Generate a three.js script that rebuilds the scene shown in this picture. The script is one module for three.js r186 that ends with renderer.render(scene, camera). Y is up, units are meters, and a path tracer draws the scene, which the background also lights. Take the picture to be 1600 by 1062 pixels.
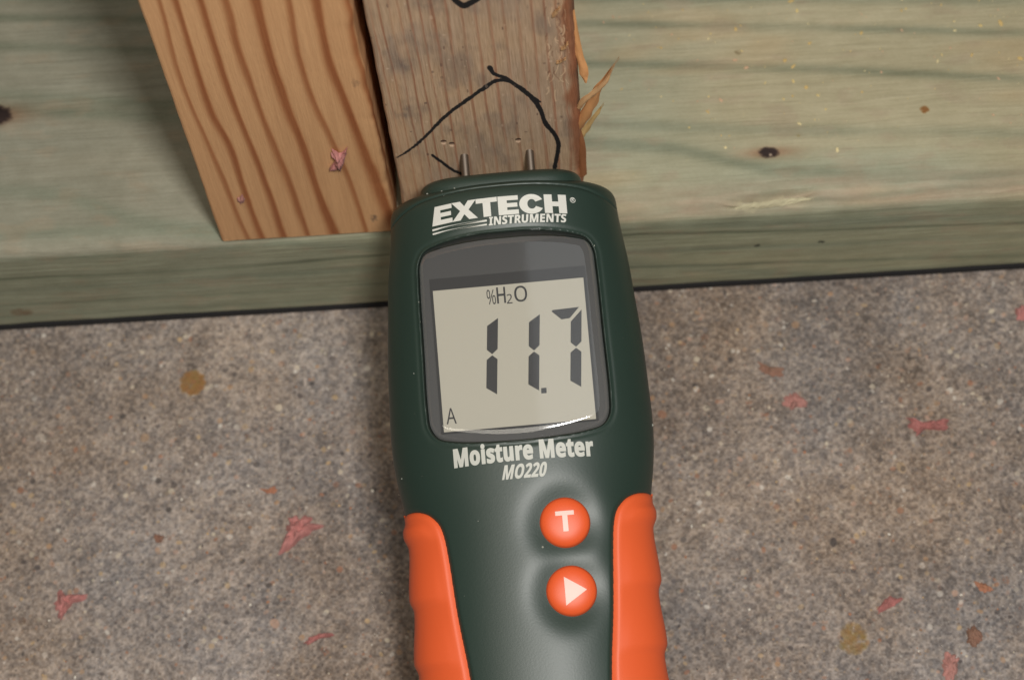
import * as THREE from 'three';
import { FontLoader } from 'three/addons/loaders/FontLoader.js';
import { mergeGeometries } from 'three/addons/utils/BufferGeometryUtils.js';
import { RectAreaLightUniformsLib } from 'three/addons/lights/RectAreaLightUniformsLib.js';

// ---------------------------------------------------------------- camera, light, exposure
const scene = new THREE.Scene();
const W = 1600, H = 1062, F = 3873.5;                       // photograph size, focal length in its pixels
const camera = new THREE.PerspectiveCamera(2 * Math.atan(H / 2 / F) * 180 / Math.PI, W / H, 0.02, 20);
camera.position.set(0.03784, 0.508077, 0.240083);
camera.rotation.set(-1.144533, 0.069801, -0.1230835, 'YXZ');
camera.filmGauge = 23.6;
camera.focus = 0.482;
camera.userData.fStop = 13;
camera.updateMatrixWorld(true);
scene.background = new THREE.Color().setRGB(0.026, 0.026, 0.028);   // the dim unlit room
RectAreaLightUniformsLib.init();
const flash = new THREE.RectAreaLight(new THREE.Color().setRGB(1, 0.975, 0.935), 310, 0.062, 0.05);   // the camera's flash, right of the lens
flash.position.set(0.096, 0.535, 0.22); flash.lookAt(0.03, 0.03, 0.03); scene.add(flash);
const fillOverhead = new THREE.RectAreaLight(new THREE.Color().setRGB(0.9, 0.96, 1), 1.6, 1.2, 0.6);       // added overhead fill, standing for room bounce and the veil on the lens
fillOverhead.position.set(0.66, 2.1, 0.25); fillOverhead.lookAt(0.66, 0, 0.25); scene.add(fillOverhead);
const sheenOverhead = new THREE.RectAreaLight(new THREE.Color().setRGB(1, 0.93, 0.8), 8, 0.9, 0.7);   // broad overhead light added to put the sheen on the casing
sheenOverhead.position.set(-0.28, 2.1, 0.8); sheenOverhead.lookAt(-0.28, 0, 0.8); scene.add(sheenOverhead);
const renderer = new THREE.WebGLRenderer({ antialias: true });
renderer.toneMapping = THREE.LinearToneMapping;
renderer.toneMappingExposure = 0.66;
renderer.shadowMap.enabled = true;

// ---------------------------------------------------------------- helpers
const V3 = (x, y, z) => new THREE.Vector3(x, y, z);
const V2 = (x, y) => new THREE.Vector2(x, y);
function hit(px, py, P, n) {                                 // pixel of the photograph -> point on a plane
  const d = V3((px - W / 2) / F, -(py - H / 2) / F, -1).applyQuaternion(camera.quaternion);
  return camera.position.clone().addScaledVector(d, P.clone().sub(camera.position).dot(n) / d.dot(n));
}
const T = 0.038, YUP = V3(0, 1, 0), ZUP = V3(0, 0, 1);
const onTop = (px, py) => hit(px, py, V3(0, T, 0), YUP), onFloor = (px, py) => hit(px, py, V3(0, 0, 0), YUP), onStud = (px, py, z = 0) => hit(px, py, V3(0, 0, z), ZUP);
function rng(seed) { let a = seed >>> 0; return () => { a = (a + 0x6D2B79F5) >>> 0; let t = Math.imul(a ^ (a >>> 15), 1 | a); t = (t + Math.imul(t ^ (t >>> 7), 61 | t)) ^ t; return ((t ^ (t >>> 14)) >>> 0) / 4294967296; }; }
const hash = (x, y, s) => { let h = Math.imul(x, 374761393) ^ Math.imul(y, 668265263) ^ Math.imul(s, 2147483647 ^ 0x5bd1e995); h = Math.imul(h ^ (h >>> 13), 1274126177); return ((h ^ (h >>> 16)) >>> 0) / 4294967296; };
function vn(x, y, s = 1) {
  const i = Math.floor(x), j = Math.floor(y); let u = x - i, v = y - j; u = u * u * (3 - 2 * u); v = v * v * (3 - 2 * v);
  const a = hash(i, j, s), b = hash(i + 1, j, s), c = hash(i, j + 1, s), d = hash(i + 1, j + 1, s);
  return a + (b - a) * u + (c - a) * v + (a - b - c + d) * u * v;
}
const fbm = (x, y, s, o = 4) => { let a = 0, w = 0.5, t = 0; for (let k = 0; k < o; k++) { a += w * vn(x, y, s + k * 17); t += w; w *= 0.5; x *= 2.03; y *= 2.03; } return a / t; };
const clamp = (v, a = 0, b = 1) => Math.min(b, Math.max(a, v));
const sm = (a, b, v) => { v = clamp((v - a) / (b - a)); return v * v * (3 - 2 * v); };
const lerp = (a, b, t) => a + (b - a) * t;
const mix3 = (a, b, t) => [lerp(a[0], b[0], t), lerp(a[1], b[1], t), lerp(a[2], b[2], t)];
function poly(pts, v) {                                      // piecewise linear y(x), ends extended
  const n = pts.length; let k = 0; const up = pts[n - 1][0] > pts[0][0];
  while (k < n - 2 && (up ? v > pts[k + 1][0] : v < pts[k + 1][0])) k++;
  const a = pts[k], b = pts[k + 1]; return a[1] + (b[1] - a[1]) * (v - a[0]) / (b[0] - a[0]);
}
function smooth(pts, v) {                                    // Catmull-Rom y(x), ends clamped
  const n = pts.length; if (v <= pts[0][0]) return pts[0][1]; if (v >= pts[n - 1][0]) return pts[n - 1][1];
  let k = 0; while (v > pts[k + 1][0]) k++;
  const p0 = pts[Math.max(0, k - 1)], p1 = pts[k], p2 = pts[k + 1], p3 = pts[Math.min(n - 1, k + 2)], d = p2[0] - p1[0], t = (v - p1[0]) / d;
  const m1 = (p2[1] - p0[1]) / (p2[0] - p0[0] || 1) * d, m2 = (p3[1] - p1[1]) / (p3[0] - p1[0] || 1) * d;
  return (2 * t ** 3 - 3 * t * t + 1) * p1[1] + (t ** 3 - 2 * t * t + t) * m1 + (-2 * t ** 3 + 3 * t * t) * p2[1] + (t ** 3 - t * t) * m2;
}
function textures(w, h, fn, overlay, wrap = THREE.MirroredRepeatWrapping) {   // fn(i, j) -> [r, g, b, height 0..255]; row 0 is the top
  const make = () => { const c = document.createElement('canvas'); c.width = w; c.height = h; return c; };
  const c = make(), b = make(), cx = c.getContext('2d'), bx = b.getContext('2d'), ci = cx.createImageData(w, h), bi = bx.createImageData(w, h);
  for (let j = 0, k = 0; j < h; j++) for (let i = 0; i < w; i++, k += 4) {
    const o = fn(i, j);
    ci.data[k] = clamp(o[0], 0, 255); ci.data[k + 1] = clamp(o[1], 0, 255); ci.data[k + 2] = clamp(o[2], 0, 255); ci.data[k + 3] = 255;
    bi.data[k] = bi.data[k + 1] = bi.data[k + 2] = clamp(o[3], 0, 255); bi.data[k + 3] = 255;
  }
  cx.putImageData(ci, 0, 0); bx.putImageData(bi, 0, 0);
  if (overlay) overlay(cx, bx);
  const map = new THREE.CanvasTexture(c), bump = new THREE.CanvasTexture(b);
  for (const t of [map, bump]) { t.wrapS = t.wrapT = wrap; t.magFilter = THREE.LinearFilter; }
  map.colorSpace = THREE.SRGBColorSpace;
  return { map, bumpMap: bump };
}
function grid(nu, nv, fn, uvfn, flip) {                      // fn(a 0..1, b 0..1) -> [x, y, z]
  const P = [], U = [], I = [];
  for (let j = 0; j <= nv; j++) for (let i = 0; i <= nu; i++) { const p = fn(i / nu, j / nv, i, j); P.push(p[0], p[1], p[2]); const u = uvfn ? uvfn(i / nu, j / nv, p) : [i / nu, j / nv]; U.push(u[0], u[1]); }
  for (let j = 0; j < nv; j++) for (let i = 0; i < nu; i++) { const a = j * (nu + 1) + i, b = a + 1, c = a + nu + 1, d = c + 1; if (flip) I.push(a, b, c, b, d, c); else I.push(a, c, b, b, c, d); }
  const g = new THREE.BufferGeometry();
  g.setAttribute('position', new THREE.Float32BufferAttribute(P, 3)); g.setAttribute('uv', new THREE.Float32BufferAttribute(U, 2)); g.setIndex(I); g.computeVertexNormals();
  return g;
}
function mesh(name, g, m, parent = scene) { const o = new THREE.Mesh(g, m); o.name = name; o.castShadow = o.receiveShadow = true; parent.add(o); return o; }
const taken = {};
function numbered(n) { const k = taken[n] = (taken[n] ?? -1) + 1; return k ? n + '_' + String(k).padStart(3, '0') : n; }
function tag(o, label, category, group, kind) { if (label) o.userData.label = label; if (category) o.userData.category = category; if (group) o.userData.group = group; if (kind) o.userData.kind = kind; return o; }
function thing(name, label, category, group) { const g = new THREE.Group(); g.name = numbered(name); scene.add(g); return tag(g, label, category, group); }
const std = (o) => new THREE.MeshStandardMaterial(o);
const phys = (o) => new THREE.MeshPhysicalMaterial(o);
const srgb = (r, g, b) => new THREE.Color().setRGB(r / 255, g / 255, b / 255, THREE.SRGBColorSpace);

// ---------------------------------------------------------------- concrete floor
{
  const N = 2048, TILE = 0.32, X0 = -0.13, Z0 = -0.10, pm = N / TILE, r = rng(11);
  const tex = textures(N, N, (i, j) => {
    const x = i / pm * 1000, z = j / pm * 1000;              // mm
    const big = fbm(x / 38, z / 38, 5, 4), mid = fbm(x / 5, z / 5, 21, 3), fine = vn(x / 0.42, z / 0.42, 33), vf = vn(x / 0.19, z / 0.19, 41), g2 = vn(x / 0.8, z / 0.8, 57);
    let c = [140, 127, 117]; const k = (big - 0.5) * 44 + (mid - 0.5) * 34 + (fine - 0.5) * 40 + (vf - 0.5) * 18 + (g2 - 0.5) * 42;
    const warm = (fbm(x / 22, z / 22, 77, 3) - 0.5) * 26 + (g2 - 0.5) * 12;
    return [c[0] + k + warm * 0.6, c[1] + k + warm * 0.05, c[2] + k - warm * 0.55, 120 + (mid - 0.5) * 70 + (fine - 0.5) * 90 + (vf - 0.5) * 60 + (g2 - 0.5) * 60];
  }, (cx, bx) => {
    const tones = [[214, 200, 176], [196, 164, 122], [176, 138, 104], [96, 88, 84], [70, 64, 62], [186, 150, 130], [160, 110, 84], [224, 216, 204], [150, 140, 134], [112, 104, 102]];
    for (let k = 0; k < 34000; k++) {
      const x = r() * N, y = r() * N, s = (0.16 + 0.6 * r() ** 4) * pm / 1000 * (r() < 0.02 ? 2 : 1), t = tones[Math.floor(r() * tones.length)], al = 0.2 + r() * 0.55;
      cx.fillStyle = `rgba(${t[0]},${t[1]},${t[2]},${al})`; cx.beginPath(); cx.ellipse(x, y, s, s * (0.6 + 0.4 * r()), r() * 3, 0, 6.3); cx.fill();
      if (r() < 0.4) { const d = t[0] > 140 ? 200 : 50; bx.fillStyle = `rgba(${d},${d},${d},0.5)`; bx.beginPath(); bx.ellipse(x, y, s, s, 0, 0, 6.3); bx.fill(); }
    }
    const stain = (px, py, rad, col, n, al) => { const p = onFloor(px, py), x = (p.x - X0) * pm, y = (p.z - Z0) * pm, R = rad / 7.0 / 1000 * pm; for (let k = 0; k < n; k++) { const a = r() * 6.3, d = Math.sqrt(r()) * R * 0.86; cx.fillStyle = `rgba(${col[0] + r() * 24 - 12},${col[1] + r() * 20 - 10},${col[2] + r() * 14 - 7},${al})`; cx.beginPath(); cx.ellipse(x + Math.cos(a) * d * 0.95, y + Math.sin(a) * d, R * (0.07 + 0.16 * r()), R * (0.07 + 0.14 * r()), r() * 3, 0, 6.3); cx.fill(); } };
    stain(300, 598, 23, [142, 104, 60], 260, 0.3); stain(1335, 998, 26, [142, 110, 62], 150, 0.2); stain(34, 970, 7, [84, 58, 40], 40, 0.4);
    for (const [x, y, s] of [[1102, 528, 7], [1373, 571, 6], [1192, 648, 5], [1276, 674, 6], [1170, 630, 6], [148, 803, 5], [264, 840, 4], [345, 698, 5], [1587, 756, 6], [1572, 906, 7], [507, 1017, 8]]) stain(x, y, s, [150, 88, 58], 22, 0.35);
    for (const [x, y, s] of [[506, 551, 9], [178, 597, 7], [58, 830, 8], [596, 885, 9], [1278, 561, 6], [1208, 537, 6], [1228, 882, 6], [1190, 969, 7], [132, 995, 9], [560, 648, 6], [1120, 830, 5]]) stain(x, y, s, [196, 182, 156], 14, 0.3);
  }, THREE.RepeatWrapping);
  const S = 1.2, g = new THREE.PlaneGeometry(S, S, 1, 1); g.rotateX(-Math.PI / 2);
  const p = g.attributes.position, u = g.attributes.uv;
  for (let k = 0; k < p.count; k++) { p.setX(k, p.getX(k) + 0.03); u.setXY(k, (p.getX(k) - X0) / TILE, 1 - (p.getZ(k) - Z0) / TILE); }
  const f = mesh('concrete_floor', g, std({ ...tex, bumpScale: 0.0005, roughness: 0.85 }));
  tag(f, 'rough grey brown concrete floor scattered with grit and stains', 'floor', null, 'structure');
}

// ---------------------------------------------------------------- sole plate
{
  const L0 = -0.26, L1 = 0.34, D = 0.089, PPM = 6400, TX0 = -0.11, TW = 2048 / PPM, A0 = -0.092, AH = 0.134, TH = Math.round(AH * PPM);
  // grain lines: x in mm -> distance from the front arris in mm (minus = on the top face)
  const lines = [
    [[[-88, -59.4], [-59, -56.9], [41, -48.4], [94, -43.4], [137, -39.2]], 1.1, 34], [[[-88, -52], [-56, -48.7], [42, -38.4], [93, -33.2], [136, -27.6]], 1.2, 34],
    [[[-88, -64.5], [0, -58.5], [140, -47]], 1.4, 24], [[[-88, -39.8], [-53, -34.8], [0, -28], [42, -23], [80, -19], [136, -14]], 1.6, 20], [[[-88, -16.1], [-72, -13.6], [-58, -7], [-42, -2.5]], 2.0, 13],
    [[[-88, -5.2], [-60, -4], [-40, -2.4]], 2.0, 13], [[[42, -18.5], [60, -16], [79, -9.5], [97, -7], [118, -4.6], [133, -4.6], [150, -4]], 1.6, 26], [[[-88, -73], [140, -62]], 1.5, 22], [[[-88, -80], [140, -72]], 1.2, 24],
    [[[-90, 12], [-45, 13], [51, 8.8], [91, 12], [134, 14.5]], 0.7, 46], [[[-90, 25], [-45, 26], [51, 24.5], [137, 31]], 0.8, 30], [[[-90, 18], [50, 17], [137, 21]], 1.2, 14], [[[-90, 31], [140, 35]], 1.1, 18], [[[-90, 2.5], [-60, 3.6], [-40, 3]], 1.0, 22],
  ];
  const r = rng(5);
  const tex = textures(2048, TH, (i, j) => {
    const x = (TX0 + i / PPM) * 1000, a = (A0 + j / PPM) * 1000;
    const wob = (fbm(x / 30, a / 12, 3, 3) - 0.5) * 4, st = fbm(x / 26, (a + wob) / 0.9, 9, 4), st2 = fbm(x / 7, a / 0.35, 19, 3), blot = fbm(x / 22, a / 16, 61, 4), fi = vn(x / 0.5, a / 0.16, 71);
    const gr = vn(x / 50, a / 26, 91);
    let c = mix3([178, 169, 138], [164, 165, 140], sm(0.3, 0.75, gr));
    c = mix3(c, [184, 164, 128], sm(0.55, 0.8, fbm(x / 34, a / 9, 23, 3)) * 0.55);
    c = mix3(c, [148, 146, 130], sm(20, -50, x + (blot - 0.5) * 40) * 0.8); c = mix3(c, [150, 156, 130], sm(1, 5, a) * 0.6);           // greyer towards the left end, greener on the front face
    let k = (st - 0.5) * 10 + (st2 - 0.5) * 7 + (blot - 0.5) * 20 + (fi - 0.5) * 8, hgt = 128 + (st - 0.5) * 90 + (st2 - 0.5) * 70;
    for (const [pts, w, s] of lines) { const d = Math.abs(a + wob * 0.25 - poly(pts, x)); if (d < w * 4) { const e = Math.exp(-d * d / (w * w)) * (0.45 + 0.9 * vn(x / 18, w * 9 + s, 13)); k -= s * e * 0.55; c = mix3(c, [144, 152, 132], e * 0.45); hgt -= 20 * e; } }
    for (const [kx, ka, rx, ry, tail] of [[79.8, -13.4, 2.3, 1.5, 10], [-89.5, -34.3, 5, 3, 15]]) {   // knots with their brown halo
      const dx = x - kx, dy = a - ka, d = Math.hypot(dx / rx, dy / ry);
      if (Math.abs(dx) < 22 && Math.abs(dy) < 8) { const halo = Math.exp(-(dx * dx) / (tail * tail * 0.35) - (dy * dy) / (ry * ry * 0.75)); c = mix3(c, [150, 112, 84], halo * 0.8); const n = vn(x / 0.5, a / 0.5, 8) * 0.5; c = mix3(c, [48, 34, 30], sm(1.25, 0.75, d + n * 0.5)); hgt -= 90 * sm(1.2, 0.7, d); }
    }
    const mot = fbm(x / 3.4, a / 2.2, 87, 3) - 0.5; k += mot * 13; c = mix3(c, [168, 150, 126], sm(0.05, 0.3, fbm(x / 7, a / 3, 88, 3) - 0.5) * 0.35);
    const edge = sm(7, 1.5, Math.abs(a + 2)) * fbm(x / 9, a / 2, 44, 3); c = mix3(c, [176, 150, 128], edge * sm(30, 60, x) * 0.7);
    const torn = Math.exp(-(((x - 79) / 8.5) ** 4)) * sm(2.2, 1.2, Math.abs(a + 0.6 + (x - 79) * 0.06 + (vn(x / 1.3, 1, 6) - 0.5) * 2)); c = mix3(c, [192, 184, 152], torn * 0.6);
    return [c[0] + k, c[1] + k, c[2] + k, hgt];
  }, (cx) => {
    const blot = (x, a, rad, col, n, al) => { const X = (x / 1000 - TX0) * PPM, Y = (a / 1000 - A0) * PPM, R = rad / 1000 * PPM; for (let k = 0; k < n; k++) { const t = r() * 6.3, d = Math.sqrt(r()) * R * 0.8; cx.fillStyle = `rgba(${col},${al})`; cx.beginPath(); cx.ellipse(X + Math.cos(t) * d, Y + Math.sin(t) * d * 0.8, R * 0.25, R * 0.2, r() * 3, 0, 6.3); cx.fill(); } };
    blot(114.1, -21.4, 1.15, '138,92,48', 60, 0.4); blot(75.3, -38.6, 0.9, '120,104,72', 30, 0.25); blot(104, -55, 1, '140,112,66', 24, 0.25); blot(86.5, -17, 0.5, '134,116,66', 20, 0.3);
    blot(77, 17.9, 0.9, '52,54,46', 30, 0.4); blot(91, 17.7, 0.9, '52,54,46', 30, 0.4); blot(80.2, -12.7, 0.45, '226,204,176', 20, 0.5); blot(-88, 29, 3, '120,96,70', 60, 0.12);
    for (let k = 0; k < 240; k++) blot(30 + r() * 110, -8 - r() * 58, 0.2 + 0.35 * r(), r() < 0.6 ? '206,186,132' : '196,160,134', 5, 0.22);
  });
  const mat = std({ ...tex, bumpScale: 0.00035, roughness: 0.8 });
  const R1 = 0.0042, R2 = 0.0014, prof = [];                  // [z, y, a]
  for (let k = 0; k <= 44; k++) { const z = -D + (D - R1) * (1 - (1 - k / 44) ** 2); prof.push([z, T, z]); }
  for (let k = 1; k <= 10; k++) { const t = k / 10 * Math.PI / 2; prof.push([-R1 + R1 * Math.sin(t), T - R1 + R1 * Math.cos(t), lerp(-R1, R1, k / 10)]); }
  for (let k = 1; k <= 20; k++) { const y = lerp(T - R1, R2 + 0.0022, k / 20); prof.push([0, y, T - y]); }
  for (let k = 1; k <= 6; k++) { const t = k / 6 * Math.PI / 2; prof.push([-R2 + R2 * Math.cos(t), R2 - R2 * Math.sin(t) + 0.0022, T - R2 + R2 * k / 6]); }
  prof.push([-D, 0.0022, T + 0.004], [-D, T, T + 0.005]);
  const n = prof.length - 1;
  const g = grid(900, n, (u, v, i, j) => {
    const x = lerp(L0, L1, u), q = prof[j]; let [z, y] = q; const a = q[2] * 1000, X = x * 1000;
    if (j > n - 2) return [x, y, z];
    const d = (fbm(X / 14, a / 5, 101, 3) - 0.5) * 0.0003 * (j < 52 ? 1 : 1.3);
    const near = Math.abs(a) < 5 ? (fbm(X / 6, 2, 55, 3) - 0.5) * 0.0014 * (1 - Math.abs(a) / 5) : 0;             // uneven arris
    const torn = Math.exp(-(((X - 79) / 9) ** 4)) * Math.exp(-(((a + 2.3 + (X - 79) * 0.07) / 0.9) ** 2)) * -0.0032;   // the tear under the splinter
    const low = j > 70 ? (fbm(X / 11, 3, 56, 3) - 0.5) * 0.0006 : 0;
    return [x, y + (j < 50 ? d + torn : 0) + near * 0.7 + Math.max(0, low), z + (j >= 50 ? d : 0) + near];
  }, (u, v, p) => [0, 0]);
  const uv = g.attributes.uv, pos = g.attributes.position;
  for (let k = 0; k < pos.count; k++) { const j = Math.floor(k / 901); uv.setXY(k, (pos.getX(k) - TX0) / TW, 1 - (prof[j][2] - A0) / AH); }
  const t = thing('sole_plate', 'greenish treated timber plate lying on the concrete under the upright studs', 'timber plate');
  mesh('board', g, mat, t);
  for (const [x, flip] of [[L0, true], [L1, false]]) { const s = new THREE.Shape(prof.map(([z, y]) => V2(z, y))); const e = new THREE.ShapeGeometry(s); e.rotateY(-Math.PI / 2); e.translate(x, 0, 0); if (!flip) e.scale(1, 1, 1); mesh('sawn_end', e, mat, t); }
  { const b = new THREE.BoxGeometry(L1 - L0, 0.0021, D - 0.0004); b.translate((L0 + L1) / 2, 0.00107, -D / 2 + 0.0001); mesh('shade_strip', b, std({ color: srgb(34, 34, 36), roughness: 0.9 }), t); }   // dark strip added for the line of shade under the plate
  // the torn sliver standing off the front arris
  const sl = grid(46, 6, (u, v) => {
    const x = lerp(70, 88.5, u) , w = 0.8 * Math.sin(Math.PI * clamp(u * 1.02, 0.02, 1)) ** 0.6 + 0.12, k = (vn(x / 1.1, 4, 3) - 0.5) * 0.5;
    const a = -0.4 - (x - 79) * 0.075 + (v - 0.5) * 2 * w + k, lift = (0.35 + 0.5 * Math.sin(u * 3.1)) * (1 - v) + 0.12 + (vn(x / 0.7, v * 4, 9) - 0.5) * 0.3;
    const th = clamp((a + 4.2) / 8.4) * Math.PI / 2;
    return [x / 1000, T - R1 + (R1 + lift / 1000) * Math.cos(th), -R1 + (R1 + lift / 1000) * Math.sin(th)];
  }, (u, v) => [u, v * 0.1], true);
  tag(mesh('torn_sliver', sl, std({ color: srgb(204, 196, 162), roughness: 0.85, side: THREE.DoubleSide }), t), 'pale torn sliver along the front edge of the plate');
}

// ---------------------------------------------------------------- studs
function studGeometry(x0, x1, z1, z0, y0, y1, rl, rr, seed, amp) {
  const loop = [], seg = 6, w = x1 - x0;                     // from the back of the left side, round the front, to the back of the right side; third value = arc from the left front corner
  for (let k = 0; k <= 8; k++) loop.push([x0, lerp(z0, z1 - rl, k / 8), -lerp(z1 - z0, rl, k / 8)]);
  for (let k = 1; k <= seg; k++) { const t = k / seg * Math.PI / 2; loop.push([x0 + rl - rl * Math.cos(t), z1 - rl + rl * Math.sin(t), lerp(-rl, rl, k / seg)]); }
  for (let k = 1; k <= 16; k++) { const x = lerp(x0 + rl, x1 - rr, k / 16); loop.push([x, z1, x - x0]); }
  for (let k = 1; k <= seg; k++) { const t = k / seg * Math.PI / 2; loop.push([x1 - rr + rr * Math.sin(t), z1 - rr + rr * Math.cos(t), lerp(w - rr, w + rr, k / seg)]); }
  for (let k = 1; k <= 8; k++) { const z = lerp(z1 - rr, z0, k / 8); loop.push([x1, z, w + z1 - z]); }
  loop.push([x0, z0, w + (z1 - z0) + 0.001]);
  const n = loop.length - 1, NV = 360, at = (v) => y0 + (y1 - y0) * v ** 1.8;
  const g = grid(n, NV, (u, v, i) => {
    const q = loop[i], y = at(v); if (i === n || i === 0) return [q[0], y, q[1]];
    const d = (fbm(q[2] * 1000 / 3, y * 1000 / 16, seed, 3) - 0.5) * amp, cr = i >= 30 && i <= 38 ? (fbm(y * 1000 / 5, 1, seed + 3, 3) - 0.5) * amp * 3 : i >= 8 && i <= 14 ? (fbm(y * 1000 / 7, 2, seed + 4, 3) - 0.5) * amp * 1.2 : 0;
    return [q[0] + cr, y, q[1] + Math.min(0, d) + Math.min(0, cr)];
  }, null, true);
  const uv = g.attributes.uv, pos = g.attributes.position;
  for (let k = 0; k < pos.count; k++) uv.setXY(k, (loop[k % (n + 1)][2] + 0.045) / 0.128, (pos.getY(k) - 0.036) / 0.16);
  return { g, loop };
}
function studEnds(loop, y, mat, parent) { const s = new THREE.Shape(loop.slice(0, -1).map(([x, z]) => V2(x, -z))); const e = new THREE.ShapeGeometry(s); e.rotateX(-Math.PI / 2); e.translate(0, y, 0); mesh('sawn_end', e, mat, parent); }
const SW = 1280, SH = 1280, SPM = 10000, SVM = SH / 0.16;       // stud textures: 10 px per mm across, 8 up
const sx = (x, x0) => (x - x0 + 0.045) * SPM, sy = (y) => SH - (y - 0.036) * SVM;
{ // fresh stud with broad rings
  const X0 = -0.038, X1 = 0;
  const rings = [
    [[134, -38.7], [106, -38.4], [81, -38.5], [38, -37.6]], [[133.7, -34.1], [111.5, -34.8], [94.1, -34.4], [72.1, -33.4], [51.9, -32.9], [38.7, -32.2]], [[133.4, -31], [115.7, -31.2], [93.7, -31], [80.2, -29.8], [60.6, -29.5], [38.3, -29.2]],
    [[132.9, -26.7], [114.2, -26.7], [94.1, -26.4], [75.4, -25.2], [57.7, -24.6], [38.8, -24.5]], [[132.3, -22.2], [114.6, -22.4], [95.5, -21.8], [77, -20.9], [59.4, -20.1], [39.4, -19.5]],
    [[131.7, -16.8], [112.1, -17], [94.8, -16.4], [77.3, -15.4], [58.7, -14.9], [38.6, -13.6]], [[131, -11.1], [111.5, -11.8], [94.2, -11.1], [81.8, -9.8], [63.4, -8.1], [40.1, -6.8]],
    [[130.4, -5.9], [108, -6.5], [91.4, -5], [72.6, -3.4], [50, -1.5], [38, -0.6]], [[129.7, -0.2], [110.1, -0.5], [94.8, 0.1], [72, 2], [40, 4.6]], [[130, 6], [40, 10]], [[130, 13], [40, 16]], [[130, 21], [40, 24]], [[130, 30], [40, 33]], [[130, 40], [40, 43]]];
  rings.unshift([[134, -44], [40, -43]], [[134, -52], [40, -51]], [[134, -62], [40, -61]], [[134, -76], [40, -75]], [[134, -92], [40, -91]]);
  const strength = [.6, .6, .6, .6, .6, .25, .72, 1, 1, .85, 1.15, .8, 1.1, .9, .8, .8, .8, .8, .8], wid = [1, 1, 1, 1, 1, .5, .62, .85, .9, .85, 1.25, .75, 1.2, 1, 1, 1, 1, 1, 1];
  const r = rng(8);
  const tex = textures(SW, SH, (i, j) => {
    const x = (X0 + i / SPM - 0.045) * 1000, y = (0.036 + (SH - j) / SVM) * 1000, yy = clamp(y, 38, 134);
    const wob = (fbm(x / 6, y / 26, 4, 3) - 0.5) * 0.9;
    const fib = fbm(x / 0.22, y / 9, 6, 3), fib2 = vn(x / 0.5, y / 30, 7), blot = fbm(x / 12, y / 22, 66, 3), pore = vn(x / 0.12, y / 1.4, 12);
    let dark = 0;
    for (let k = 0; k < rings.length; k++) {
      const d = x + wob - smooth(rings[k].slice().reverse(), yy), w = 1.15 * wid[k] * (0.75 + 0.5 * vn(y / 30, k * 7, 2));
      if (d > -4 * w && d < 2 * w) dark = Math.max(dark, strength[k] * (d < 0 ? Math.exp(-((Math.abs(d) / (w * 1.0)) ** 2.4)) : Math.exp(-(d * d) / (w * w * 0.2))));
    }
    let c = mix3([228, 178, 128], [214, 164, 116], blot);
    c = mix3(c, [164, 100, 58], clamp(dark * (0.8 + 0.4 * fib)));
    const k = (fib - 0.5) * 16 + (fib2 - 0.5) * 8 + (pore - 0.5) * 7 + (blot - 0.5) * 12;
    return [c[0] + k, c[1] + k, c[2] + k * 0.8, 128 + (fib - 0.5) * 80 + dark * 40 + (pore - 0.5) * 40];
  }, (cx) => {
    const spot = (px, py, R, col, n, al) => { const p = onStud(px, py), X = sx(p.x, X0), Y = sy(p.y); for (let k = 0; k < n; k++) { cx.fillStyle = `rgba(${col},${al})`; cx.beginPath(); cx.ellipse(X + (r() - 0.5) * R * 2, Y + (r() - 0.5) * R * 3, R * 0.4, R * 0.7, 0, 0, 6.3); cx.fill(); } };
    spot(585, 340, 7, '90,74,66', 14, 0.2); spot(556, 128, 7, '120,96,74', 10, 0.15);
  });
  const mat = std({ ...tex, bumpScale: 0.00018, roughness: 0.62 });
  const t = thing('wall_stud', 'fresh orange pine stud with broad dark growth rings standing on the plate', 'stud');
  const { g, loop } = studGeometry(X0, X1 - 0.0004, 0.0002, -0.0885, T + 0.0005, 0.9, 0.0007, 0.0012, 71, 0.0002);
  mesh('timber', g, mat, t); studEnds(loop, T + 0.0005, mat, t); studEnds(loop, 0.9, mat, t);
}
const z4 = (x, y) => [540 + x / 3.319, y / 3.319];             // enlarged crop -> photograph
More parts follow.
